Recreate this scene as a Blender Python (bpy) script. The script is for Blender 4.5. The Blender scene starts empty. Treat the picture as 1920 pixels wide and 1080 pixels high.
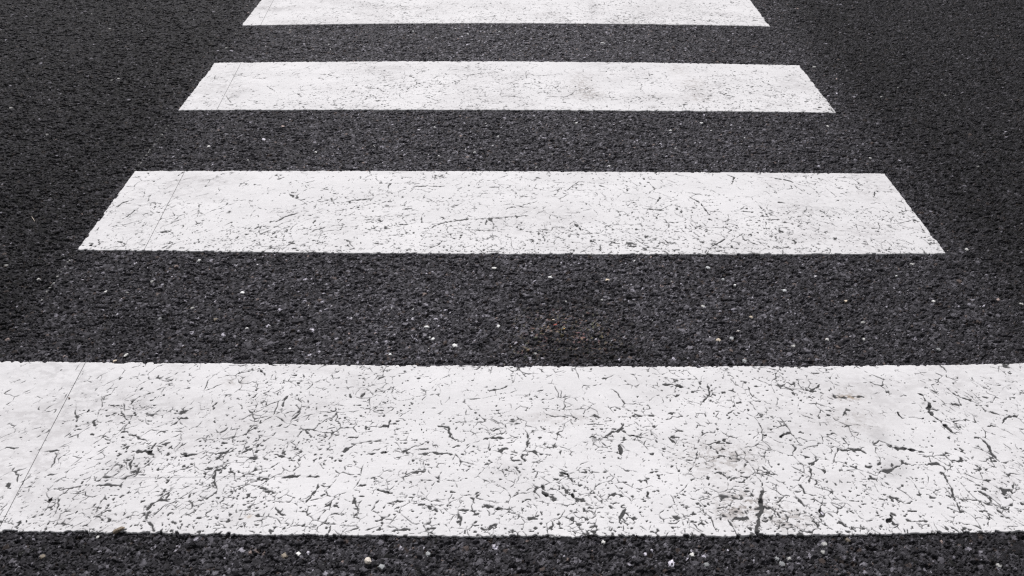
import bpy, bmesh, math, random
import numpy as np

rng = np.random.default_rng(11)
random.seed(5)
F = np.float32

# ------------------------------------------------------------------ scene / camera
scene = bpy.context.scene
col = scene.collection
FPX, H, PITCH = 1280.0, 1.44, math.atan(1155.0 / 1280.0)
CT, ST = math.cos(PITCH), math.sin(PITCH)

cam_d = bpy.data.cameras.new("camera")
cam_d.sensor_width = 36.0
cam_d.lens = 36.0 * FPX / 1920.0
cam_d.clip_start, cam_d.clip_end = 0.05, 3000.0
cam = bpy.data.objects.new("camera", cam_d)
cam.location = (0, 0, H)
cam.rotation_euler = (math.pi / 2 - PITCH, 0, 0)
col.objects.link(cam)
scene.camera = cam


def ground(px, py):
    """point of the road seen at a place of the 1920x1080 photograph (used to survey the real sizes)"""
    px = np.asarray(px, float); py = np.asarray(py, float)
    z = FPX * H / (CT * (py + 615.0))
    return (px - 960.0) * z / FPX, (z - H * ST) / CT


def depth(Y):
    return Y * CT + H * ST


# ------------------------------------------------------------------ light
SUN_EL, SUN_AZ = math.radians(42), math.radians(-9)      # azimuth from +Y, negative = to the left
world = bpy.data.worlds.new("World"); scene.world = world
world.use_nodes = True
wn, wl = world.node_tree.nodes, world.node_tree.links
wn.clear()
sky = wn.new('ShaderNodeTexSky'); sky.sky_type = 'NISHITA'; sky.sun_disc = False
sky.sun_elevation = SUN_EL; sky.sun_rotation = SUN_AZ
sky.dust_density = 4.0; sky.air_density = 1.0
hsv = wn.new('ShaderNodeHueSaturation'); hsv.inputs['Saturation'].default_value = 0.12
bg = wn.new('ShaderNodeBackground'); bg.inputs['Strength'].default_value = 0.075
wo = wn.new('ShaderNodeOutputWorld')
wl.new(sky.outputs[0], hsv.inputs['Color']); wl.new(hsv.outputs[0], bg.inputs['Color']); wl.new(bg.outputs[0], wo.inputs['Surface'])
sd = bpy.data.lights.new("sun", 'SUN'); sd.energy = 3.0; sd.angle = math.radians(7); sd.color = (1.0, 0.985, 0.975)
so = bpy.data.objects.new("sun", sd)
so.rotation_euler = (math.pi / 2 - SUN_EL, 0, math.pi - SUN_AZ)
so.location = (-3, 5, 6)
col.objects.link(so)

vs = scene.view_settings
scene.display_settings.display_device = 'sRGB'
vs.view_transform = 'Standard'; vs.look = 'None'; vs.gamma = 1.0; vs.exposure = 0.15; vs.use_curve_mapping = False
scene.render.engine = 'CYCLES'
scene.cycles.use_denoising = False
scene.cycles.max_bounces = 4
scene.cycles.pixel_filter_type = 'BLACKMAN_HARRIS'
scene.cycles.filter_width = 1.25


# ------------------------------------------------------------------ numeric helpers
def hash2(ix, iy, seed):
    n = (ix.astype(np.int64) * 374761393 + iy.astype(np.int64) * 668265263 + seed * 144269) & 0xffffffff
    n = ((n ^ (n >> 13)) * 1274126177) & 0xffffffff
    n = n ^ (n >> 16)
    return (n & 0xffffff).astype(F) / F(0xffffff)


def vnoise(x, y, seed):
    fx, fy = np.floor(x), np.floor(y)
    tx, ty = (x - fx).astype(F), (y - fy).astype(F)
    ix, iy = fx.astype(np.int64), fy.astype(np.int64)
    tx = tx * tx * (3 - 2 * tx); ty = ty * ty * (3 - 2 * ty)
    a, b = hash2(ix, iy, seed), hash2(ix + 1, iy, seed)
    c, d = hash2(ix, iy + 1, seed), hash2(ix + 1, iy + 1, seed)
    return (a + (b - a) * tx) * (1 - ty) + (c + (d - c) * tx) * ty


def fbm(x, y, seed, octv=3):
    s, amp, tot = 0, 1.0, 0
    for o in range(octv):
        s = s + amp * vnoise(x * 2 ** o + 17.3 * o, y * 2 ** o - 9.1 * o, seed + 101 * o)
        tot += amp; amp *= 0.5
    return s / tot


def sstep(a, b, v):
    t = np.clip((v - a) / (b - a), 0, 1)
    return t * t * (3 - 2 * t)


# ------------------------------------------------------------------ materials
def new_mat(name):
    m = bpy.data.materials.new(name); m.use_nodes = True
    nt = m.node_tree; nt.nodes.clear()
    out = nt.nodes.new('ShaderNodeOutputMaterial'); b = nt.nodes.new('ShaderNodeBsdfPrincipled')
    nt.links.new(b.outputs[0], out.inputs['Surface'])
    return m, nt, b


def mat_asphalt():
    m, nt, b = new_mat("asphalt")
    N, L = nt.nodes.new, nt.links.new
    at = N('ShaderNodeAttribute'); at.attribute_name = "albedo"
    tc = N('ShaderNodeTexCoord')
    vo = N('ShaderNodeTexVoronoi'); vo.inputs['Scale'].default_value = 110.0
    L(tc.outputs['Object'], vo.inputs['Vector'])
    rp = N('ShaderNodeValToRGB')
    e = rp.color_ramp.elements
    e[0].position, e[0].color = 0.0, (.006, .006, .0065, 1)
    e[1].position, e[1].color = 0.93, (.015, .0145, .016, 1)
    q = e.new(0.97); q.color = (.06, .06, .06, 1)
    sp = N('ShaderNodeSeparateColor'); L(vo.outputs['Color'], sp.inputs[0]); L(sp.outputs[0], rp.inputs[0])
    mx = N('ShaderNodeMix'); mx.data_type = 'RGBA'
    L(at.outputs['Alpha'], mx.inputs[0]); L(rp.outputs[0], mx.inputs[6]); L(at.outputs['Color'], mx.inputs[7])
    no = N('ShaderNodeTexNoise'); no.inputs['Scale'].default_value = 900.0; no.inputs['Detail'].default_value = 3.0
    L(tc.outputs['Object'], no.inputs['Vector'])
    mr = N('ShaderNodeMapRange'); mr.inputs[1].default_value = .3; mr.inputs[2].default_value = .7
    mr.inputs[3].default_value = .72; mr.inputs[4].default_value = 1.28
    L(no.outputs[0], mr.inputs[0])
    mu = N('ShaderNodeMix'); mu.data_type = 'RGBA'; mu.blend_type = 'MULTIPLY'; mu.inputs[0].default_value = 1
    cb = N('ShaderNodeCombineColor')
    for i in range(3): L(mr.outputs[0], cb.inputs[i])
    L(mx.outputs[2], mu.inputs[6]); L(cb.outputs[0], mu.inputs[7])
    L(mu.outputs[2], b.inputs['Base Color'])
    b.inputs['Roughness'].default_value = 0.75
    b.inputs['Specular IOR Level'].default_value = 0.08
    sb = N('ShaderNodeMath'); sb.operation = 'SUBTRACT'; sb.inputs[0].default_value = 1.0; L(at.outputs['Alpha'], sb.inputs[1])
    b1 = N('ShaderNodeBump'); b1.inputs['Distance'].default_value = 0.008; b1.invert = True
    L(sb.outputs[0], b1.inputs['Strength']); L(vo.outputs['Distance'], b1.inputs['Height'])
    b2 = N('ShaderNodeBump'); b2.inputs['Distance'].default_value = 0.0006; b2.inputs['Strength'].default_value = 0.6
    L(no.outputs[0], b2.inputs['Height']); L(b1.outputs[0], b2.inputs['Normal']); L(b2.outputs[0], b.inputs['Normal'])
    return m


def mat_paint():
    m, nt, b = new_mat("white_road_paint")
    N, L = nt.nodes.new, nt.links.new
    at = N('ShaderNodeAttribute'); at.attribute_name = "albedo"
    tc = N('ShaderNodeTexCoord')
    mp = N('ShaderNodeMapping'); mp.inputs['Scale'].default_value = (35, 330, 60)
    L(tc.outputs['Object'], mp.inputs['Vector'])
    no = N('ShaderNodeTexNoise'); no.inputs['Scale'].default_value = 1.0; no.inputs['Detail'].default_value = 4.0
    L(mp.outputs[0], no.inputs['Vector'])
    mr = N('ShaderNodeMapRange'); mr.inputs[1].default_value = .3; mr.inputs[2].default_value = .7
    mr.inputs[3].default_value = .975; mr.inputs[4].default_value = 1.02
    L(no.outputs[0], mr.inputs[0])
    cb = N('ShaderNodeCombineColor')
    for i in range(3): L(mr.outputs[0], cb.inputs[i])
    mu = N('ShaderNodeMix'); mu.data_type = 'RGBA'; mu.blend_type = 'MULTIPLY'; mu.inputs[0].default_value = 1
    L(at.outputs['Color'], mu.inputs[6]); L(cb.outputs[0], mu.inputs[7]); L(mu.outputs[2], b.inputs['Base Color'])
    b.inputs['Roughness'].default_value = 0.75
    b.inputs['Specular IOR Level'].default_value = 0.15
    bp = N('ShaderNodeBump'); bp.inputs['Distance'].default_value = 0.0002; bp.inputs['Strength'].default_value = 0.15
    L(no.outputs[0], bp.inputs['Height']); L(bp.outputs[0], b.inputs['Normal'])
    return m


def mat_plain(name, rgb, rough=0.8, var=0.25, scale=250.0):
    m, nt, b = new_mat(name)
    N, L = nt.nodes.new, nt.links.new
    tc = N('ShaderNodeTexCoord')
    no = N('ShaderNodeTexNoise'); no.inputs['Scale'].default_value = scale; no.inputs['Detail'].default_value = 4
    L(tc.outputs['Object'], no.inputs['Vector'])
    rp = N('ShaderNodeValToRGB'); e = rp.color_ramp.elements
    e[0].position, e[0].color = .32, tuple(c * (1 - var) for c in rgb) + (1,)
    e[1].position, e[1].color = .68, tuple(min(.9, c * (1 + var)) for c in rgb) + (1,)
    L(no.outputs[0], rp.inputs[0]); L(rp.outputs[0], b.inputs['Base Color'])
    b.inputs['Roughness'].default_value = rough
    bp = N('ShaderNodeBump'); bp.inputs['Distance'].default_value = 0.0005; bp.inputs['Strength'].default_value = .5
    L(no.outputs[0], bp.inputs['Height']); L(bp.outputs[0], b.inputs['Normal'])
    return m


M_ASPHALT, M_PAINT = mat_asphalt(), mat_paint()


# ------------------------------------------------------------------ mesh from arrays
def grid_object(name, X, Y, Z, rgba, mat, keep=None, extra=None, smooth=False):
    nr, nc = X.shape
    co = np.stack([X, Y, Z], -1).reshape(-1, 3).astype(F)
    idx = np.arange(nr * nc, dtype=np.int32).reshape(nr, nc)
    q = np.stack([idx[:-1, :-1], idx[:-1, 1:], idx[1:, 1:], idx[1:, :-1]], -1)
    if keep is not None: q = q[keep]
    q = q.reshape(-1, 4)
    rgba = rgba.reshape(-1, 4).astype(F)
    if extra is not None:
        ev, ef, ec = extra
        q = np.concatenate([q, np.asarray(ef, np.int32)], 0)
        co = np.concatenate([co, np.asarray(ev, F)], 0)
        rgba = np.concatenate([rgba, np.asarray(ec, F)], 0)
    if keep is not None:
        used = np.zeros(len(co), bool); used[q.ravel()] = True
        remap = np.cumsum(used) - 1
        q = remap[q].astype(np.int32); co = co[used]; rgba = rgba[used]
    me = bpy.data.meshes.new(name)
    me.vertices.add(len(co)); me.vertices.foreach_set("co", co.ravel())
    me.loops.add(q.size); me.loops.foreach_set("vertex_index", q.ravel())
    me.polygons.add(len(q)); me.polygons.foreach_set("loop_start", np.arange(0, q.size, 4, dtype=np.int32))
    me.update(calc_edges=True)
    me.polygons.foreach_set("use_smooth", np.full(len(q), smooth, dtype=bool))
    a = me.attributes.new("albedo", 'FLOAT_COLOR', 'POINT'); a.data.foreach_set("color", rgba.ravel())
    me.materials.append(mat)
    o = bpy.data.objects.new(name, me); col.objects.link(o)
    return o


# ------------------------------------------------------------------ the road: crushed stone in bitumen
class Stones:
    """one layer of crushed angular stones scattered on a jittered lattice"""
    def __init__(s, cell, rmin, rmax, top, topvar, tilt, seed, fill=1.0):
        r = np.random.default_rng(seed)
        s.c, s.x0, s.y0 = cell, -6.0, 0.0
        s.nx, s.ny = int(12.0 / cell) + 4, int(5.6 / cell) + 4
        n = s.nx * s.ny
        gx, gy = np.meshgrid(np.arange(s.nx), np.arange(s.ny))
        s.px = (s.x0 + (gx.ravel() + .5 + .8 * (r.random(n) - .5)) * cell).astype(F)
        s.py = (s.y0 + (gy.ravel() + .5 + .8 * (r.random(n) - .5)) * cell).astype(F)
        rad = (rmin + (rmax - rmin) * r.random(n) ** 1.4) * cell
        K = 5
        rot = r.random(n) * 2 * math.pi
        el = .62 + .38 * r.random(n); ea = r.random(n) * math.pi
        s.kx, s.ky = [], []
        for k in range(K):
            a = rot + (k + .55 * (r.random(n) - .5)) * 2 * math.pi / K
            w = rad * (1 - (1 - el) * np.abs(np.sin(a - ea))) * (.85 + .3 * r.random(n))
            s.kx.append((np.cos(a) / w).astype(F)); s.ky.append((np.sin(a) / w).astype(F))
        s.rad = rad.astype(F)
        s.top = (top + topvar * (r.random(n) ** .7 - 1.0)).astype(F)
        s.top[r.random(n) > fill] -= .01
        s.tx = (tilt * r.normal(size=n)).astype(F); s.ty = (tilt * r.normal(size=n)).astype(F)

    def eval(s, x, y):
        ix = ((x - s.x0) / s.c).astype(np.int32); iy = ((y - s.y0) / s.c).astype(np.int32)
        best = np.full(x.shape, -1.0, F); bid = np.zeros(x.shape, np.int32); edge = np.zeros(x.shape, F)
        for dj in (-1, 0, 1):
            for di in (-1, 0, 1):
                i = np.clip(iy + dj, 0, s.ny - 1) * s.nx + np.clip(ix + di, 0, s.nx - 1)
                dx = x - s.px[i]; dy = y - s.py[i]
                p = dx * s.kx[0][i] + dy * s.ky[0][i]
                for k in range(1, 5):
                    p = np.maximum(p, dx * s.kx[k][i] + dy * s.ky[k][i])
                over = np.maximum(p - 1, 0) * s.rad[i]
                z = s.top[i] + s.tx[i] * dx + s.ty[i] * dy - F(.10) * s.rad[i] * p * p - F(2.4) * over
                up = z > best
                best = np.where(up, z, best); bid = np.where(up, i, bid); edge = np.where(up, p, edge)
        return best, bid, edge


def stone_colours(n, seed):
    r = np.random.default_rng(seed)
    v = .031 * np.exp(.50 * r.normal(size=n))
    u = r.random(n)
    v = np.where(u < .115, .055 + .08 * r.random(n), v)
    v = np.where(u < .013, .14 + .20 * r.random(n), v)
    v = np.where(u < .0012, .45 + .2 * r.random(n), v)
    c = np.stack([v, v * .955, v * 1.09], -1)
    t = r.random(n) < .03                                     # brownish / pinkish stones
    c[t] *= np.array([1.35, 1.12, .92])
    return c.astype(F)


LC = Stones(.0165, .30, .58, .0004, .0034, .14, 2, .22)
LA = Stones(.0088, .36, .76, .0, .0042, .20, 3, .80)
LB = Stones(.0042, .36, .74, -.0003, .0034, .32, 4, .85)
CC, CA, CB = stone_colours(len(LC.px), 20), stone_colours(len(LA.px), 21), stone_colours(len(LB.px), 22)

# pale stones one can pick out: (photo x, y, length in photo px, albedo, tint, elongation, angle)
W, G, T = (1, .99, .97), (.97, .99, 1.02), (1.1, .95, .78)
PALE = [(455, 548, 9, .75, W), (463, 615, 8, .75, W), (215, 676, 9, .5, T), (373, 488, 7, .7, W), (72, 523, 7, .65, W),
        (12, 497, 8, .5, W), (197, 547, 8, .6, W), (800, 612, 9, .7, W), (852, 647, 10, .7, W), (935, 611, 8, .65, W),
        (732, 664, 7, .7, W), (812, 635, 7, .7, W), (1378, 534, 7, .75, W), (1471, 544, 12, .45, G), (1751, 564, 7, .6, W),
        (1347, 637, 11, .45, T), (1551, 636, 8, .6, W), (1813, 467, 9, .65, W), (1915, 569, 8, .6, W),
        (172, 26, 5, .8, W), (205, 54, 5, .85, W), (186, 44, 4, .6, W), (222, 147, 7, .85, W), (209, 150, 5, .6, W),
        (1653, 181, 5, .7, W), (1773, 178, 6, .6, W), (1684, 164, 4, .7, W), (1132, 1016, 11, .55, W), (715, 1062, 15, .32, G),
        (803, 1038, 11, .30, G), (1298, 1040, 10, .65, W), (1873, 1060, 13, .5, W), (560, 1038, 10, .75, W),
        (533, 1041, 13, .25, T), (80, 1043, 14, .22, T), (183, 1007, 7, .65, W), (1467, 1057, 12, .30, G), (1458, 1047, 10, .3, G),
        (1325, 1058, 12, .28, G), (1546, 1020, 11, .45, W), (1480, 1047, 10, .4, W), (1590, 1012, 11, .20, T), (1543, 1035, 9, .45, W),
        (360, 577, 8, .3, W), (238, 548, 6, .35, W), (285, 527, 7, .3, W), (300, 597, 9, .22, G), (404, 598, 9, .2, T),
        (1004, 663, 8, .5, W), (1032, 519, 7, .75, W), (1139, 524, 8, .5, T), (1061, 565, 5, .75, W), (1129, 562, 6, .5, W),
        (1328, 501, 10, .35, G), (1356, 523, 8, .3, G), (1319, 574, 8, .4, W), (1408, 594, 8, .35, T), (1586, 564, 7, .5, T),
        (1618, 604, 9, .3, W), (1760, 655, 9, .25, G), (1682, 517, 5, .7, W), (1711, 495, 7, .45, W), (1487, 648, 8, .4, W),
        (1620, 635, 6, .6, W), (1396, 676, 12, .25, G), (1372, 634, 10, .3, G), (930, 90, 4, .75, W), (775, 58, 4, .7, W),
        (936, 58, 4, .6, W), (890, 285, 6, .6, W), (934, 255, 6, .65, W), (823, 292, 6, .65, W), (815, 238, 5, .65, W),
        (1081, 230, 6, .5, W), (1257, 244, 6, .5, W), (391, 274, 6, .65, W), (465, 300, 5, .6, W), (592, 285, 6, .45, W),
        (20, 202, 6, .6, W), (140, 10, 4, .4, W), (88, 252, 7, .6, W), (1614, 113, 4, .6, W), (1315, 230, 6, .6, W),
        (1552, 236, 5, .6, W), (1632, 296, 5, .6, W), (1834, 312, 5, .6, W), (1587, 133, 4, .55, W), (1527, 125, 6, .6, W)]

# remains of the white setting-out line between the bar ends
for (x0, y0, x1, y1, k) in ((322, 228, 254, 318, 22), (141, 472, 75, 566, 16), (470, 22, 420, 95, 5)):
    for i in range(k):
        t = (i + random.random()) / k
        PALE.append((x0 + (x1 - x0) * t + random.uniform(-1.5, 1.5), y0 + (y1 - y0) * t, random.choice((2.5, 3, 3.5, 5)),
                     random.uniform(.18, .55), W))

# bars as surveyed: far edge, near edge, four corners (photo coordinates)
BARS = [
    dict(far=[(0, 678.3), (160, 679.5), (320, 682), (480, 682.9), (640, 684.4), (960, 686.2), (1280, 688.6), (1600, 686.5), (1760, 684.2), (1920, 682.5)],
         near=[(0, 998), (160, 998.8), (320, 1001.6), (480, 1003.2), (640, 1005), (960, 1006.4), (1280, 1006.2), (1440, 1005.4), (1600, 1003.5), (1760, 1000.6), (1920, 996.8)],
         fl=(-3, 678), nl=(-232, 998), fr=(1931, 682), nr=(2172, 998)),
    dict(far=[(253, 321.6), (427, 320.7), (640, 321), (960, 322), (1280, 323.3), (1493, 325), (1657, 326)],
         near=[(143, 470), (427, 472.5), (640, 474.2), (853, 476.7), (1067, 478), (1280, 478.7), (1533, 477.7), (1774, 475.8)],
         fl=(253, 321.6), nl=(144, 470.5), fr=(1658, 326), nr=(1774, 476)),
    dict(far=[(402, 118.5), (640, 116), (853, 115.5), (1067, 116.5), (1280, 118.8), (1400, 121), (1498, 123)],
         near=[(334, 208), (480, 207), (640, 206), (853, 206.8), (1067, 208), (1280, 209.2), (1400, 210.5), (1568, 211.7)],
         fl=(402, 118.5), nl=(334, 208), fr=(1499, 123), nr=(1568, 211.7)),
    dict(far=None,
         near=[(452, 49), (533, 47.4), (640, 45.4), (853, 44.4), (1067, 45), (1280, 47.3), (1444, 50)],
         fl=(490.7, 0), nl=(452, 49), fr=(1406, 0), nr=(1444, 50)),
]
for b in BARS:
    nx, ny = ground(*zip(*b['near']))
    b['pn'] = np.polyfit(nx, ny, 3 if b['far'] and len(b['far']) > 8 else 2)
    if b['far']:
        fx, fy = ground(*zip(*b['far'])); b['pf'] = np.polyfit(fx, fy, 3 if len(b['far']) > 8 else 2)
    else:
        b['pf'] = b['pn'] + np.array([0] * (len(b['pn']) - 1) + [.5])
    for s in 'lr':
        (xa, xb), (ya, yb) = ground(*zip(b['n' + s], b['f' + s]))
        k = (xb - xa) / (yb - ya); b['e' + s] = (xa - k * ya, k)


def road_heights(X, Y):
    za, ia, ea = LA.eval(X, Y)
    zc, ic, ec = LC.eval(X, Y)
    zb, ib, eb = LB.eval(X, Y)
    fl = -.0046 + .0016 * (vnoise(X / .004, Y / .004, 7) - .5) + .0012 * (vnoise(X / .0018, Y / .0018, 8) - .5)
    zb = zb + .0012 * (fbm(X / .06, Y / .06, 31, 2) - .5)
    useb = zb > za
    z = np.where(useb, zb, za)
    c = np.where(useb[..., None], CB[ib], CA[ia])
    usec = zc > z
    z = np.where(usec, zc, z)
    c = np.where(usec[..., None], CC[ic], c)
    f = fl > z
    z = np.where(f, fl, z)
    c = np.where(f[..., None], np.array([.014, .014, .015], F), c)
    # slow unevenness, and a finer packed mortar between stones in patches
    z = z + .0022 * (fbm(X / .25, Y / .25, 41, 2) - .5)
    rough = .5 + .5 * sstep(-1.35, -1.85, X + .3 * (fbm(X / .3, Y / .3, 43, 2) - .5)) - .25 * sstep(2.4, 3.2, Y)
    pit = fbm(X / .019, Y / .011, 42, 2)
    z = z - .0044 * sstep(.70 - .14 * rough, .80 - .10 * rough, pit)          # pits where stones have been plucked out
    c = c * (.62 + .80 * fbm(X / .0022, Y / .0022, 51, 2))[..., None]
    c = c + (.10 * sstep(.90, .97, vnoise(X / .0021, Y / .0021, 52)))[..., None]   # bright mineral grains
    return z, c


def build_road():
    q = .00118
    rows = [1.22]
    while rows[-1] < 5.2: rows.append(rows[-1] * (1 + q * 1.08 * CT) + 0)
    zr = np.array(rows)
    Yr = (zr - H * ST) / CT
    nc = int(2 * 1.06 / q)
    sx = np.linspace(-1.06, 1.06, nc)
    X = (zr[:, None] * sx[None, :]).astype(F); Y = np.repeat(Yr[:, None], nc, 1).astype(F)
    Z = np.empty_like(X); C = np.empty(X.shape + (3,), F)
    for a in range(0, len(zr), 120):
        Z[a:a + 120], C[a:a + 120] = road_heights(X[a:a + 120], Y[a:a + 120])
    # pale stones set in the surface
    r = np.random.default_rng(77)
    for (px, py, L, alb, tint) in PALE:
        gx, gy = ground(px, py); zz = depth(gy); half = max(.5 * L * zz / FPX * .82, .0014)
        ra = np.searchsorted(Yr, gy - 2.2 * half); rb = np.searchsorted(Yr, gy + 2.2 * half)
        ca = np.searchsorted(sx, (gx - 2.5 * half) / zz); cb = np.searchsorted(sx, (gx + 2.5 * half) / zz)
        if rb - ra < 2 or cb - ca < 2: continue
        xx, yy = X[ra:rb, ca:cb] - gx, Y[ra:rb, ca:cb] - gy
        rot, el = r.random() * 6.28, .6 + .35 * r.random()
        p = -1
        for k in range(6):
            a = rot + (k + .5 * (r.random() - .5)) * 1.047
            p = np.maximum(p, (xx * math.cos(a) + yy * math.sin(a)) / (half * (.8 + .35 * r.random()) * (1 - (1 - el) * abs(math.sin(a)))))
        zt = .0007 + .1 * r.normal() * xx + .1 * r.normal() * yy - .1 * half * p * p - 2.2 * half * np.maximum(p - 1, 0)
        s = Z[ra:rb, ca:cb]; up = (zt > s) & (p < 1.15)
        s[up] = zt[up]
        C[ra:rb, ca:cb][up] = np.minimum(np.array(tint) * alb, .85)
    # road wear plus painted vignette shade: dusty crossing, brighter centre, darker beyond bar ends
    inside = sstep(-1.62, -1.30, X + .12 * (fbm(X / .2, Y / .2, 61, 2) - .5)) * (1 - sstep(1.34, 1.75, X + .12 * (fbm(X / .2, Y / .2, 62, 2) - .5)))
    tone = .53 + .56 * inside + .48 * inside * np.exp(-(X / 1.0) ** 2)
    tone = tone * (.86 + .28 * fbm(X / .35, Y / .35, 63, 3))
    tone = tone * (.84 + .10 * Y) * (1 - .22 * (1 - sstep(.80, .92, Y)))  # paler with distance, darker close in: grazing sheen and vignette painted in
    def blob(px, py, rx, ry):
        gx, gy = ground(px, py); s = depth(gy) / FPX
        return np.exp(-(((X - gx) / (rx * s)) ** 2 + ((Y - gy) / (ry * s)) ** 2))
    tone = tone * (1 - .58 * np.clip(blob(1080, 655, 150, 55) + .75 * blob(1080, 565, 90, 60), 0, 1))   # old oil stain
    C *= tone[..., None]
    rust = np.clip(blob(1060, 612, 75, 45) + .6 * blob(1110, 640, 60, 30) + .7 * blob(985, 652, 40, 25), 0, 1)
    sp = sstep(.70, .80, vnoise(X / .006, Y / .005, 71)) * rust * .6
    C = C * (1 - .85 * sp[..., None]) + sp[..., None] * .85 * np.stack([.26 + .20 * vnoise(X / .007, Y / .007, 72), .17 + .20 * vnoise(X / .007, Y / .007, 73), .15 + .12 * vnoise(X / .007, Y / .007, 74)], -1)
    # flatten the rim so that it meets the plain sheet beyond
    n1, n2 = X.shape
    fr = np.minimum(np.arange(n1), n1 - 1 - np.arange(n1)) / 30.0; fc = np.minimum(np.arange(n2), n2 - 1 - np.arange(n2)) / 30.0
    fade = np.clip(np.minimum(fr[:, None], fc[None, :]), 0, 1)
    Z = Z * fade - .0012 * (1 - fade)
    rgba = np.concatenate([np.clip(C, .012, .85), fade[..., None]], -1)
    B = 1500.0
    N = n1 * n2
    ev = [(-B, -B, -.0012), (B, -B, -.0012), (B, B, -.0012), (-B, B, -.0012)]
    bl, br, tl, tr = 0, n2 - 1, (n1 - 1) * n2, n1 * n2 - 1
    ef = [(N, N + 1, br, bl), (N + 1, N + 2, tr, br), (N + 2, N + 3, tl, tr), (N + 3, N, bl, tl)]
    o = grid_object("road", X, Y, Z, rgba, M_ASPHALT, extra=(ev, ef, [(.04, .04, .04, 0)] * 4))
    o["kind"] = "structure"
    return o


build_road()

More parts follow.
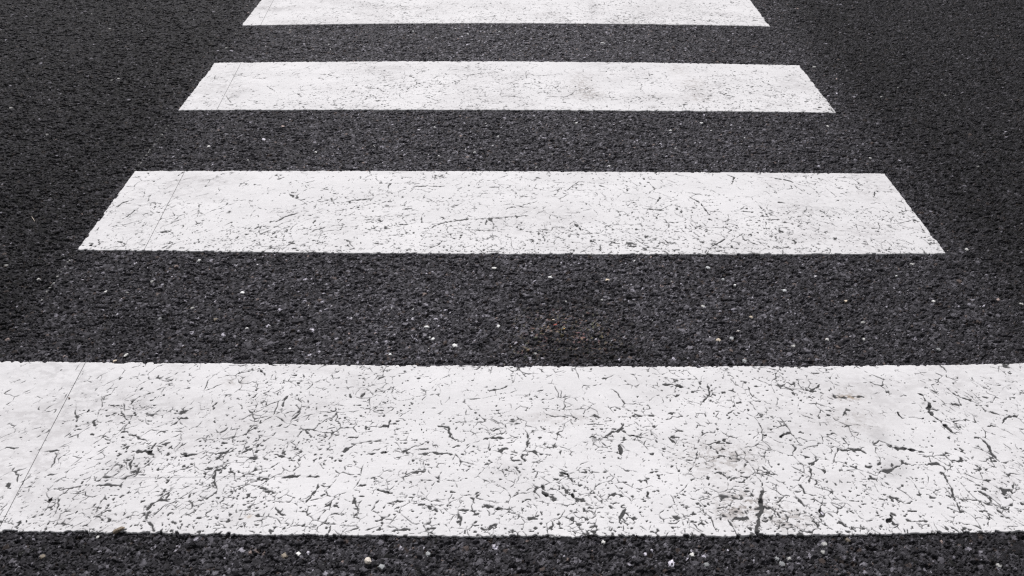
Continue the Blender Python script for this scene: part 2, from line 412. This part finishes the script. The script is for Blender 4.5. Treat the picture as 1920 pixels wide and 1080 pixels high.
# ------------------------------------------------------------------ cracks seen in the paint (photo coordinates, width in photo px)
def q(ox, oy, w, *pts): return ([(ox + x / 3.0, oy + y / 3.0) for x, y in pts], w)
CRACKS = [
    q(0, 720, 3.5, (655, 300), (690, 275), (716, 268), (725, 290), (760, 297), (800, 315), (830, 322)),
    q(0, 720, 5, (745, 378), (760, 385), (840, 385), (870, 402)), q(0, 720, 3, (840, 385), (862, 355), (885, 335)),
    q(0, 720, 4, (755, 395), (750, 430), (730, 470), (735, 490)), q(0, 720, 4, (1015, 393), (1060, 405), (1110, 397)),
    q(0, 720, 4, (1215, 395), (1260, 395), (1300, 370)),
    q(0, 720, 4.5, (1225, 465), (1212, 510), (1205, 555), (1222, 580), (1220, 605), (1200, 625)), q(0, 720, 2, (1200, 625), (1160, 645), (1110, 665)),
    q(0, 720, 4.5, (950, 660), (905, 655), (850, 680), (830, 725), (822, 760), (850, 790), (870, 835)),
    q(0, 720, 3, (960, 240), (985, 230), (1020, 195), (1065, 198)), q(0, 720, 4, (1560, 400), (1610, 418), (1640, 425)),
    q(0, 720, 3.5, (1590, 530), (1640, 525), (1690, 520)), q(0, 720, 3, (1725, 525), (1800, 525)), q(0, 720, 3, (1340, 495), (1370, 512), (1430, 512)),
    q(0, 720, 4, (1790, 570), (1780, 600), (1750, 640), (1720, 668)), q(0, 720, 4, (1550, 700), (1580, 735), (1610, 745)),
    q(0, 720, 3.5, (1400, 735), (1490, 748)), q(0, 720, 2.2, (290, 475), (310, 430), (335, 375), (240, 388)), q(0, 720, 3, (0, 380), (40, 360), (100, 365)),
    q(0, 720, 3, (310, 590), (340, 600), (450, 580)), q(0, 720, 3.5, (540, 575), (600, 570), (680, 578)), q(0, 720, 4, (1590, 130), (1600, 95), (1620, 70)),
    q(0, 720, 4, (735, 230), (715, 205), (680, 155)), q(0, 720, 4, (545, 240), (520, 215), (540, 203)), q(0, 720, 3.5, (1200, 150), (1205, 125), (1225, 110)),
    q(0, 720, 2, (330, 640), (330, 690), (310, 730)), q(0, 720, 4, (1520, 820), (1530, 850)), q(0, 720, 5, (1850, 845), (1860, 800)), q(0, 720, 4, (905, 840), (920, 790)),
    q(640, 720, 4.5, (0, 385), (80, 345)), q(640, 720, 3.5, (100, 80), (155, 35)), q(640, 720, 3.5, (140, 265), (140, 245), (265, 240), (275, 205)),
    q(640, 720, 3.5, (540, 240), (600, 248), (615, 300), (680, 330)), q(640, 720, 3.5, (800, 312), (860, 303), (920, 310)), q(640, 720, 3.5, (850, 270), (895, 250)),
    q(640, 720, 4.5, (1045, 280), (1050, 325), (1035, 375), (1090, 385), (1170, 405)), q(640, 720, 3.5, (1475, 305), (1520, 275), (1575, 262), (1585, 225)),
    q(640, 720, 4, (1575, 262), (1610, 290), (1700, 305)), q(640, 720, 3, (1450, 325), (1500, 358)), q(640, 720, 5, (1565, 345), (1570, 400)),
    q(640, 720, 4, (1840, 305), (1885, 345)), q(640, 720, 2.5, (1130, 165), (1200, 185), (1330, 190)), q(640, 720, 4.5, (1810, 5), (1870, 8), (1920, 20)),
    q(640, 720, 4.5, (140, 400), (200, 390), (265, 385)), q(640, 720, 3.5, (340, 385), (390, 372)), q(640, 720, 4, (430, 400), (520, 388), (640, 400), (630, 430)),
    q(640, 720, 4, (400, 500), (470, 495)), q(640, 720, 5, (200, 600), (270, 615)), q(640, 720, 4.5, (70, 630), (75, 680), (98, 720), (75, 745)),
    q(640, 720, 3.5, (180, 715), (240, 765)), q(640, 720, 5, (650, 765), (660, 715), (720, 710)), q(640, 720, 5.5, (800, 685), (850, 700), (910, 708)),
    q(640, 720, 5, (785, 822), (830, 825), (845, 800), (875, 790)), q(640, 720, 6, (1260, 600), (1290, 620), (1310, 645), (1385, 665)),
    q(640, 720, 3.5, (1180, 770), (1195, 805), (1150, 830)), q(640, 720, 4.5, (1600, 705), (1570, 750), (1560, 780)), q(640, 720, 5, (1720, 605), (1722, 640)),
    q(640, 720, 3.5, (1500, 640), (1540, 620), (1600, 635)), q(640, 720, 4, (290, 830), (330, 822), (390, 818)), q(640, 720, 4, (825, 40), (890, 35), (940, 10)),
    q(640, 720, 4, (1400, 180), (1460, 190)), q(640, 720, 5, (1230, 505), (1270, 510), (1280, 530)), q(640, 720, 5, (1130, 570), (1145, 600)), q(640, 720, 4, (440, 685), (500, 690), (545, 718)),
    q(640, 720, 6, (1130, 610), (1180, 640), (1210, 655)), q(640, 720, 4, (1550, 460), (1600, 490), (1640, 495)), q(640, 720, 4, (1390, 700), (1440, 705), (1470, 695)),
    q(1280, 720, 5.5, (1320, 55), (1350, 65), (1365, 95), (1390, 110), (1385, 150), (1410, 185), (1450, 212), (1480, 240), (1515, 275), (1560, 278)),
    q(1280, 720, 3.5, (1480, 20), (1540, 72), (1630, 98), (1700, 150), (1780, 175)), q(1280, 720, 4, (1800, 225), (1820, 190), (1890, 180)),
    q(1280, 720, 5.5, (185, 342), (215, 325), (240, 312)), q(1280, 720, 6, (1140, 342), (1200, 365), (1280, 370), (1360, 388)),
    q(1280, 720, 3, (1280, 460), (1340, 458), (1430, 450), (1470, 470), (1472, 530), (1515, 590), (1520, 635), (1560, 710), (1585, 730)),
    q(1280, 720, 5.5, (715, 475), (730, 450), (760, 428)), q(1280, 720, 2.5, (715, 475), (728, 510), (705, 555)), q(1280, 720, 3, (255, 530), (370, 525), (420, 490), (440, 490)),
    q(1280, 720, 3.5, (450, 470), (500, 512), (540, 515)), q(1280, 720, 3, (480, 510), (475, 545)),
    q(1280, 720, 6.5, (445, 565), (450, 600), (437, 650), (440, 680), (445, 715), (420, 750), (432, 790), (412, 825), (425, 860)),
    q(1280, 720, 3.5, (445, 690), (500, 705), (530, 725), (545, 755)), q(1280, 720, 4, (655, 565), (690, 615), (755, 635)), q(1280, 720, 6, (640, 640), (685, 692)),
    q(1280, 720, 5.5, (770, 690), (775, 715), (795, 742)), q(1280, 720, 5, (540, 300), (570, 285), (605, 272)), q(1280, 720, 3.5, (690, 30), (720, 45), (770, 5)),
    q(1280, 720, 3.5, (840, 55), (860, 80), (1000, 75), (1020, 80)), q(1280, 720, 3.5, (1640, 310), (1670, 305), (1720, 350), (1730, 390), (1780, 440)),
    q(1280, 720, 4.5, (1660, 605), (1730, 640)), q(1280, 720, 3, (1690, 735), (1720, 760), (1715, 800)), q(1280, 720, 4, (880, 375), (930, 378), (1000, 372), (1030, 395)),
    q(1280, 720, 4, (900, 185), (920, 150), (945, 155)), q(1280, 720, 3.5, (1000, 850), (1000, 795)), q(1280, 720, 5, (640, 850), (710, 860)), q(1280, 720, 5, (1205, 160), (1230, 195)),
    q(1280, 720, 4, (1510, 110), (1555, 125)), q(1280, 720, 2.5, (370, 20), (380, 60), (430, 95)), q(1280, 720, 2.5, (140, 0), (150, 60), (100, 120)),
    q(1280, 720, 4, (1850, 620), (1855, 560)), q(1280, 720, 5, (880, 775), (925, 810)), q(1280, 720, 4, (1600, 630), (1620, 650)), q(1280, 720, 6, (1150, 780), (1175, 740)),
    q(0, 360, 2.6, (650, 90), (700, 60), (760, 45)), q(0, 360, 2.4, (690, 155), (745, 120), (760, 100)), q(0, 360, 2, (840, 62), (910, 70)),
    q(0, 360, 2.4, (1550, 170), (1610, 140), (1680, 120)), q(0, 360, 3, (555, 270), (560, 300)), q(0, 360, 3, (660, 280), (690, 285), (710, 300)),
    q(0, 360, 3.5, (900, 230), (970, 222)), q(0, 360, 3, (1670, 20), (1670, 40), (1620, 10)), q(0, 360, 2.2, (1800, 210), (1830, 200)), q(0, 360, 3, (1760, 180), (1775, 160)),
    q(640, 360, 2.6, (0, 65), (60, 50), (170, 42)), q(640, 360, 2.8, (540, 182), (640, 165), (720, 155), (800, 155), (1050, 135)), q(640, 360, 2.8, (810, 185), (820, 160)),
    q(640, 360, 4.2, (1310, 180), (1335, 205), (1358, 224)), q(640, 360, 2.2, (10, 265), (60, 290)), q(640, 360, 2.4, (180, 290), (240, 298)),
    q(640, 360, 2, (700, 215), (800, 218), (900, 225)), q(640, 360, 2.6, (1790, 20), (1790, 40), (1760, 75)), q(640, 360, 2.6, (1700, 95), (1790, 105), (1820, 95)),
    q(640, 360, 2.6, (1810, 265), (1840, 290), (1885, 290)), q(640, 360, 2.4, (1450, 330), (1470, 285)), q(640, 360, 2.2, (760, 318), (810, 350)), q(640, 360, 2.4, (570, 275), (545, 300), (490, 320)),
    q(640, 360, 2.6, (325, 185), (380, 188)), q(640, 360, 2.2, (1140, 250), (1145, 280)), q(640, 360, 2.4, (340, 100), (400, 95)), q(640, 360, 2.4, (180, 190), (190, 210)),
    q(1280, 360, 2.6, (40, 30), (100, 65), (150, 130), (200, 100)), q(1280, 360, 3, (160, 310), (200, 290), (240, 265)), q(1280, 360, 3, (530, 62), (580, 65)),
    q(1280, 360, 2.2, (1075, 35), (1080, 0)), q(1280, 360, 2.2, (330, 110), (400, 115)), q(1280, 360, 3.5, (840, 260), (870, 268)), q(1280, 360, 2.6, (330, 240), (345, 270), (420, 300)),
    q(1280, 0, 2.6, (490, 1000), (600, 1020), (625, 1032)), q(1280, 0, 2, (250, 985), (290, 1000), (275, 1040)), q(640, 0, 2.4, (1450, 1045), (1490, 1058)),
    q(640, 0, 2, (1605, 1055), (1607, 1080)), q(640, 0, 2, (400, 1050), (580, 1052)), q(0, 0, 2, (990, 1000), (1035, 968)), q(0, 0, 2.4, (1560, 1010), (1600, 1000)),
    q(640, 0, 1.9, (380, 430), (412, 440)), q(640, 0, 1.4, (1040, 405), (1040, 447)), q(640, 0, 1.4, (700, 455), (715, 425), (790, 415)), q(640, 0, 1.3, (470, 545), (560, 575)),
    q(640, 0, 1.2, (1100, 430), (1230, 420)), q(640, 0, 1.2, (920, 540), (1050, 555)), q(640, 0, 1.2, (760, 490), (860, 495)), q(640, 0, 1.2, (1150, 545), (1260, 548), (1290, 535), (1320, 510)),
    q(1280, 0, 1.5, (200, 515), (225, 530), (300, 550)), q(1280, 0, 1.2, (380, 400), (450, 410)), q(1280, 0, 1.2, (510, 520), (560, 520)), q(1280, 0, 1.2, (380, 495), (400, 488)),
    q(0, 0, 1.3, (1500, 485), (1560, 525)), q(0, 0, 1.3, (1270, 540), (1300, 580)), q(640, 0, 1.5, (800, 45), (830, 58)), q(640, 0, 1.2, (985, 105), (1015, 120)), q(640, 0, 2, (472, 14), (480, 16)),
]

# dirt on the paint, and vignette shade painted at the right end: photo x, y, radius x, radius y, strength, albedo
GREY, BROWN, OCHRE = (.30, .29, .30), (.27, .235, .215), (.36, .25, .14)
DIRT_AND_SHADE = [(1350, 862, 70, 32, .55, BROWN), (1400, 945, 45, 25, .75, BROWN), (1480, 975, 35, 22, .7, BROWN), (1370, 960, 30, 30, .5, BROWN),
        (1590, 746, 18, 4, .9, OCHRE), (1590, 740, 40, 12, .4, BROWN), (1672, 880, 26, 22, .7, GREY), (1645, 815, 18, 14, .65, GREY),
        (1600, 790, 60, 25, .3, BROWN), (440, 716, 22, 8, .5, BROWN), (1855, 930, 14, 30, .55, GREY), (1050, 785, 60, 12, .35, BROWN),
        (235, 860, 40, 30, .42, GREY), (150, 745, 60, 50, .38, GREY), (100, 695, 70, 25, .42, GREY), (270, 770, 60, 30, .35, GREY), (70, 900, 60, 40, .22, GREY),
        (960, 880, 40, 15, .25, GREY), (600, 800, 80, 40, .18, GREY), (470, 970, 8, 4, .6, OCHRE), (1895, 720, 60, 40, .3, GREY),  # last entry: vignette shade painted on the nearest bar's right end
        (1090, 160, 22, 22, .6, BROWN), (1110, 178, 25, 10, .5, BROWN), (1300, 160, 24, 14, .6, BROWN), (1310, 185, 20, 8, .5, BROWN), (1270, 130, 18, 10, .4, BROWN),
        (875, 130, 30, 8, .4, GREY), (1140, 125, 50, 10, .3, GREY), (700, 130, 90, 14, .25, GREY), (440, 180, 12, 8, .6, GREY), (420, 160, 30, 40, .28, GREY),
        (520, 19, 14, 4, .75, GREY), (490, 15, 14, 3.5, .75, GREY), (505, 4, 14, 4, .6, GREY), (670, 12, 60, 10, .4, GREY), (1112, 14, 12, 22, .5, GREY), (1145, 35, 14, 10, .5, GREY), (1105, 35, 10, 8, .45, GREY),
        (1250, 15, 90, 25, .18, GREY), (900, 10, 120, 10, .15, GREY), (1510, 385, 60, 18, .3, GREY), (1130, 340, 14, 4, .5, GREY), (620, 405, 60, 20, .16, GREY), (250, 400, 40, 60, .2, GREY), (410, 340, 50, 10, .3, GREY),
        (1485, 150, 22, 10, .25, GREY)]


def build_bar(b, step, nseed, wear, crackw, label):
    xl0 = min(b['el'][0] + b['el'][1] * y for y in (0.5, 4.9)) ; pn, pf = b['pn'], b['pf']
    yn0, yf0 = np.polyval(pn, 0), np.polyval(pf, 0)
    xl = min(b['el'][0] + b['el'][1] * y for y in (yn0, yf0)) - .03
    xr = max(b['er'][0] + b['er'][1] * y for y in (yn0, yf0)) + .03
    nx = int((xr - xl) / step); nt = int((yf0 - yn0 + .02) / step)
    xs = np.linspace(xl, xr, nx); m = .01 / (yf0 - yn0)
    ts = np.linspace(-m, 1 + m, nt)
    yn, yf = np.polyval(pn, xs), np.polyval(pf, xs)
    X = np.repeat(xs[None, :], nt, 0).astype(F)
    Y = (yn[None, :] + ts[:, None] * (yf - yn)[None, :]).astype(F)
    Tt = np.repeat(ts[:, None], nx, 1).astype(F)
    # distance inside the outline
    d = np.minimum(Y - yn[None, :], yf[None, :] - Y)
    d = np.minimum(d, X - (b['el'][0] + b['el'][1] * Y)); d = np.minimum(d, (b['er'][0] + b['er'][1] * Y) - X)
    rag = .0036 * (fbm(X / .008, Y / .008, nseed + 1, 2) - .5) + .0032 * (vnoise(X / .035, Y / .02, nseed + 2) - .5)
    notch = sstep(.60, .85, vnoise(X / .013, Y / .03, nseed + 3)) * .006
    d = d + rag - notch * sstep(.014, 0, np.abs(d))
    # chips: gaps that opened along the joints between the stones underneath
    ang = -.55 * np.clip(X / 1.1, -1.2, 1.2)
    ca, sa = np.cos(ang), np.sin(ang)
    wx = X + .004 * (vnoise(X / .012, Y / .012, nseed + 4) - .5); wy = Y + .004 * (vnoise(X / .012, Y / .012, nseed + 5) - .5)
    def edges(cx, cy, seed):
        u, v = wx * 1.0 / cx, wy / cy - X * np.tan(ang) / cy * .35
        iu, iv = np.floor(u).astype(np.int64), np.floor(v).astype(np.int64)
        f1 = np.full(X.shape, 9., F); f2 = f1.copy()
        for dj in (-1, 0, 1):
            for di in (-1, 0, 1):
                hx = hash2(iu + di, iv + dj, seed); hy = hash2(iu + di, iv + dj, seed + 7)
                dd = np.sqrt((u - iu - di - hx) ** 2 + (v - iv - dj - hy) ** 2).astype(F)
                f2 = np.where(dd < f1, f1, np.minimum(f2, dd)); f1 = np.minimum(f1, dd)
        return (f2 - f1) * .5
    bias = .3 * step
    dens = .44 * fbm(X / .16, Y / .09, nseed + 8, 3) + .22 * (1 - Tt) + .16 + wear - .10 * sstep(-.70, -1.10, X)
    e1 = edges(.0175, .0115, nseed + 20) * .0135
    n1 = fbm(X / .0135, Y / .0085, nseed + 9, 2)
    w1 = (.0034 + bias) * np.clip((n1 - (1.00 - .50 * dens)) / .17, 0, 1)
    e2 = edges(.0085, .0058, nseed + 40) * .0068
    n2 = fbm(X / .0075, Y / .005, nseed + 10, 2)
    w2 = (.0017 + bias) * np.clip((n2 - (1.03 - .50 * dens)) / .15, 0, 1)
    n3 = fbm(X / .03, Y / .022, nseed + 12, 3)                    # hairline joins between chips
    w3 = (.0006 + .6 * bias) * np.clip((n3 - (1.0 - .52 * dens)) / .1, 0, 1)
    # connected cracks that wander between the chips
    px_, py_ = wx, wy
    k1 = .030 if nseed == 100 else .036
    wx = px_ + .030 * (fbm(X / .045, Y / .045, nseed + 51, 4) - .5); wy = py_ + .026 * (fbm(X / .045, Y / .045, nseed + 52, 4) - .5)
    e4 = edges(k1 * 2.1, k1 * 1.5, nseed + 60) * k1 * 1.75
    e5 = edges(k1 * 1.05, k1 * .75, nseed + 80) * k1 * .87
    wx, wy = px_, py_
    n4 = fbm(X / .055, Y / .040, nseed + 53, 3); n5 = fbm(X / .035, Y / .025, nseed + 54, 3)
    vw = np.clip(-.1 + 1.9 * vnoise(X / .009, Y / .008, nseed + 55), .0, 1.5)
    w4 = (crackw + .5 * bias) * vw * np.clip((n4 - (.665 - .45 * dens)) / .10, 0, 1)
    w5 = .75 * (crackw + .5 * bias) * vw * np.clip((n5 - (.735 - .45 * dens)) / .10, 0, 1)
    hole = np.maximum(np.maximum(w1 - e1, w2 - e2), w3 - e1) - bias      # >0 inside a chip (metres)
    hole = np.maximum(hole, np.maximum(w4 - e4, w5 - e5) - bias)
    deep = np.zeros(X.shape, F)
    zc = depth((yn0 + yf0) / 2)
    for pts, wpx in CRACKS:
        gx, gy = ground(*zip(*pts)); cy = gy.mean()
        if not (yn0 - .06 < cy < yf0 + .06): continue
        hw = .5 * wpx * depth(cy) / FPX
        c0, c1 = np.searchsorted(xs, [gx.min() - .012, gx.max() + .012])
        r0, r1 = np.searchsorted(ts * (yf0 - yn0) + yn0, [gy.min() - .03, gy.max() + .03])
        if c1 - c0 < 2 or r1 - r0 < 2: continue
        sx_, sy_ = X[r0:r1, c0:c1], Y[r0:r1, c0:c1]
        jx = sx_ + .003 * (vnoise(sx_ / .006, sy_ / .006, 90) - .5) * 1.6; jy = sy_ + .003 * (vnoise(sx_ / .006, sy_ / .006, 91) - .5) * 1.4
        best = np.full(sx_.shape, -1., F)
        tot = len(gx) - 1
        for i in range(tot):
            ax, ay, bx, by = gx[i], gy[i], gx[i + 1], gy[i + 1]
            L2 = (bx - ax) ** 2 + (by - ay) ** 2 + 1e-9
            t = np.clip(((jx - ax) * (bx - ax) + (jy - ay) * (by - ay)) / L2, 0, 1)
            dd = np.hypot(jx - ax - t * (bx - ax), jy - ay - t * (by - ay))
            g = (i + t) / tot
            taper = np.clip(np.minimum(g, 1 - g) * 5 + .35, 0, 1)
            best = np.maximum(best, hw * taper * np.clip(-.25 + 2.3 * vnoise(sx_ / .008, sy_ / .008, 92), .12, 1.7) - dd)
        hole[r0:r1, c0:c1] = np.maximum(hole[r0:r1, c0:c1], best)
        if wpx * depth(cy) > 8.0:
            k = sstep(.0005, .0016, best) * sstep(.5, .75, vnoise(sx_ / .012, sy_ / .012, 93))
            deep[r0:r1, c0:c1] = np.maximum(deep[r0:r1, c0:c1], k)
    hm = np.clip(hole / (.55 * step) + .5, 0, 1)                  # coverage of the hole
    # colour
    v = .715 + .11 * (fbm(X / .12, Y / .06, nseed + 13, 4) - .5) + .045 * (fbm(X / .022, Y / .0035, nseed + 14, 2) - .5) + .045 * (vnoise(X / .0032, Y / .0032, nseed + 24) - .5)
    C = np.stack([v * 1.0, v * .983, v * 1.008], -1).astype(F)
    nz = fbm(X / .02, Y / .02, nseed + 15, 4); nzs = sstep(.42, .66, fbm(X / .009, Y / .006, nseed + 16, 3)); nzg = sstep(.35, .7, fbm(X / .016, Y / .009, nseed + 23, 4))
    grime_vignette = sstep(.46, .78, fbm(X / .20, Y / .1, nseed + 17, 4)) * (.12 + .22 * nzg) + .10 * nzg * sstep(.75, 1.35, np.abs(X))  # random grime, plus vignette shade painted greyer toward the bar ends
    C = C * (1 - grime_vignette[..., None]) + grime_vignette[..., None] * np.array([.42, .40, .41], F)
    for px, py, rx, ry, st, cc in DIRT_AND_SHADE:
        gx, gy = ground(px, py)
        if not (yn0 - .05 < gy < yf0 + .05): continue
        s = depth(gy) / FPX; sy = s * s * 1.0 / (H * 1.0) * 1.0 / 1.0
        ryw = ry * depth(gy) ** 2 * CT / (FPX * H) / CT
        k = st * np.exp(-(((X - gx) / (rx * s)) ** 2 + ((Y - gy) / ryw) ** 2))
        k = np.clip(k * ((.15 + 1.1 * nzs) if cc is not GREY else (.25 + 1.0 * nzg if st < .6 else .75 + .5 * nzg)) * (.8 if cc is not GREY else .62), 0, .85)
        C = C * (1 - k[..., None]) + k[..., None] * np.array(cc, F)
    # pale drag marks along the bar
    hc = (.050 + .04 * fbm(X / .004, Y / .004, nseed + 18, 2))[..., None] * np.array([1, .99, 1.015], F)
    hc = hc * (1 - .85 * deep[..., None])
    C = C * (1 - hm[..., None]) + hm[..., None] * hc
    top = .0021 + .0008 * (fbm(X / .05, Y / .05, nseed + 19, 3) - .5) + .00008 * (fbm(X / .006, Y / .0022, nseed + 21, 2) - .5)
    if nseed == 100:      # faint overlap line where a second coat was laid
        gx, gy = ground([175, 610], [898, 893])
        yy = gy[0] + (X - gx[0]) * (gy[1] - gy[0]) / (gx[1] - gx[0])
        inx = sstep(gx[0] - .02, gx[0] + .05, X) * (1 - sstep(gx[1] - .1, gx[1], X))
        top = top + .0007 * inx * sstep(-.0008, .0008, Y - yy)
    Z = top - hm * (.0013 + .0018 * deep)
    out = np.clip(-d / step + .3, 0, 1)
    Z = Z * (1 - out) - .0055 * out
    C = C * (1 - .6 * out[..., None])
    far = d < -3 * step
    kf = ~(far[:-1, :-1] & far[1:, 1:] & far[:-1, 1:] & far[1:, :-1])
    o = grid_object("crosswalk_bar", X, Y, Z, np.concatenate([np.clip(C, .008, .85), np.ones(X.shape + (1,), F)], -1), M_PAINT, keep=kf, smooth=True)
    o["label"] = label; o["category"] = "crosswalk bar"; o["group"] = "white painted bars of the crosswalk"
    return o


build_bar(BARS[0], .00125, 100, .06, .0009, "nearest and widest white bar, heavily chipped, reaching both sides of the photo")
build_bar(BARS[1], .0018, 200, .03, .0010, "finely cracked white bar next beyond the nearest one, between two wide asphalt strips")
build_bar(BARS[2], .0024, 300, .03, .0010, "white bar just short of the farthest one, with brown smudges right of its middle")
build_bar(BARS[3], .0030, 400, .03, .0011, "farthest white bar, cut off by the top edge, grey smudges at its left end")


# ------------------------------------------------------------------ small things lying on the road
def tag(o, label, cat, group=None):
    o["label"] = label; o["category"] = cat
    if group: o["group"] = group
    return o


def build_cord():
    pts_px = [(524, -22), (513, 0), (455, 118), (405.5, 208), (346, 322), (327, 360), (271, 470), (160, 680), (139, 720), (1, 990), (-22, 1036)]
    gx, gy = ground(*zip(*pts_px))
    k = np.polyfit(gy, gx, 2)
    bm = bmesh.new(); rings = []
    for y in np.arange(gy.min(), gy.max(), .012):
        x = float(np.polyval(k, y)); r = .00046
        on = any(np.polyval(b['pn'], x) - .004 < y < np.polyval(b['pf'], x) + .004 for b in BARS)
        z = .0027 if on else -.0003 + .0003 * math.sin(y * 60)
        rings.append([bm.verts.new((x + r * math.cos(a), y, z + r * math.sin(a))) for a in (i * math.pi / 3 for i in range(6))])
    for a, b in zip(rings, rings[1:]):
        for i in range(6): bm.faces.new((a[i], a[(i + 1) % 6], b[(i + 1) % 6], b[i]))
    me = bpy.data.meshes.new("cord"); bm.to_mesh(me); bm.free()
    me.materials.append(mat_plain("dark_cord", (.045, .043, .045), .8))
    for p in me.polygons: p.use_smooth = True
    o = bpy.data.objects.new("cord", me); col.objects.link(o)
    return tag(o, "thin dark straight cord lying across the white bars near their left ends", "cord")


build_cord()


def pebble(name, px, py, lx, ly, h, rot, mat, seed, label, cat, z0=-.001, flat=False):
    """angular chip of stone: a ball cut down by random planes; lx, ly, h in metres"""
    r = random.Random(seed)
    gx, gy = ground(px, py)
    bm = bmesh.new()
    bmesh.ops.create_icosphere(bm, subdivisions=3, radius=1.0)
    planes = []
    for i in range(13):
        v = [r.gauss(0, 1) for _ in range(3)]
        n = math.sqrt(sum(c * c for c in v)); planes.append(([c / n for c in v], r.uniform(.48, .9)))
    for v in bm.verts:
        for n, dd in planes:
            s = v.co.x * n[0] + v.co.y * n[1] + v.co.z * n[2]
            if s > dd:
                for i in range(3): v.co[i] -= (s - dd) * n[i]
        for i in range(3): v.co[i] += r.uniform(-.025, .025)
        v.co.x *= lx / 2; v.co.y *= ly / 2; v.co.z *= h / 2
    me = bpy.data.meshes.new(name); bm.to_mesh(me); bm.free()
    me.materials.append(mat)
    o = bpy.data.objects.new(name, me); col.objects.link(o)
    o.location = (float(gx), float(gy), z0 + h / 2); o.rotation_euler = (r.uniform(-.15, .15), r.uniform(-.15, .15), rot)
    return tag(o, label, cat)


tan = mat_plain("tan_stone", (.23, .185, .14), .85)
white = mat_plain("white_stone", (.74, .73, .71), .7, .12)
cream = mat_plain("cream_stone", (.62, .56, .50), .8, .25, 400)
dark = mat_plain("dark_crumb", (.03, .026, .024), .8)
brown = mat_plain("brown_crumb", (.12, .075, .045), .8)
red = mat_plain("red_flake", (.34, .06, .035), .7)
yellow = mat_plain("yellow_flake", (.55, .33, .08), .7)
straw = mat_plain("pale_straw", (.72, .62, .52), .7, .1)

pebble("pebble", 225, 996, .0260, .0160, .013, .62, tan, 1, "tan angular pebble at the lower edge of the nearest white bar, left of centre", "pebble", z0=.0)
pebble("pebble", 927, 504, .0195, .0120, .007, -.1, white, 2, "bright white stone chip on dark asphalt just below the second nearest bar", "pebble")
pebble("pebble", 691, 1053, .0165, .0210, .010, .2, cream, 3, "cream crumbly pebble on the asphalt at the bottom of the photo, below the nearest bar", "pebble")
pebble("pebble", 237, 667, .0165, .0090, .007, .75, white, 4, "white elongated pebble on asphalt just above the nearest bar, near the left side", "pebble")
pebble("crumb", 131, 748, .0065, .0040, .004, .0, brown, 5, "small brown crumb on the nearest bar beside the thin cord", "crumb", z0=.0021)
pebble("crumb", 51, 978, .0050, .0042, .0035, .4, dark, 6, "small black crumb on the lower left corner of the nearest bar", "crumb", z0=.0021)
pebble("crumb", 1338, 776, .0052, .0040, .0035, .4, dark, 7, "small black crumb on the upper right part of the nearest bar", "crumb", z0=.0021)
pebble("flake", 1041, 609, .0130, .0060, .0022, .5, red, 8, "rusty red flake in the dark stained asphalt between the two nearest bars", "flake", z0=.0002)
pebble("flake", 1058, 617, .0070, .0045, .0022, .2, yellow, 9, "tiny orange yellow flake in the dark stained asphalt, right of the red one", "flake", z0=.0002)
pebble("flake", 1038, 600, .0105, .0050, .0026, .1, straw, 10, "pale cream flake just above the rusty red one in the stained asphalt", "flake", z0=.0004)


def build_straw():
    (ax, bx), (ay, by) = ground([60.0, 65.5], [407, 415.5])
    bm = bmesh.new(); n = 6; rings = []
    for t, r, z in ((0, .0006, .002), (.3, .001, .0028), (.75, .001, .0024), (1, .0007, .001)):
        x, y = ax + (bx - ax) * t, ay + (by - ay) * t
        rings.append([bm.verts.new((x + r * math.cos(i * 2 * math.pi / n), y, z + r * math.sin(i * 2 * math.pi / n))) for i in range(n)])
    for a, b in zip(rings, rings[1:]):
        for i in range(n): bm.faces.new((a[i], a[(i + 1) % n], b[(i + 1) % n], b[i]))
    bm.faces.new(rings[0]); bm.faces.new(rings[-1][::-1])
    me = bpy.data.meshes.new("straw"); bm.to_mesh(me); bm.free(); me.materials.append(straw)
    o = bpy.data.objects.new("straw", me); col.objects.link(o)
    return tag(o, "short pale straw lying on the dark asphalt at the far left", "straw")


build_straw()
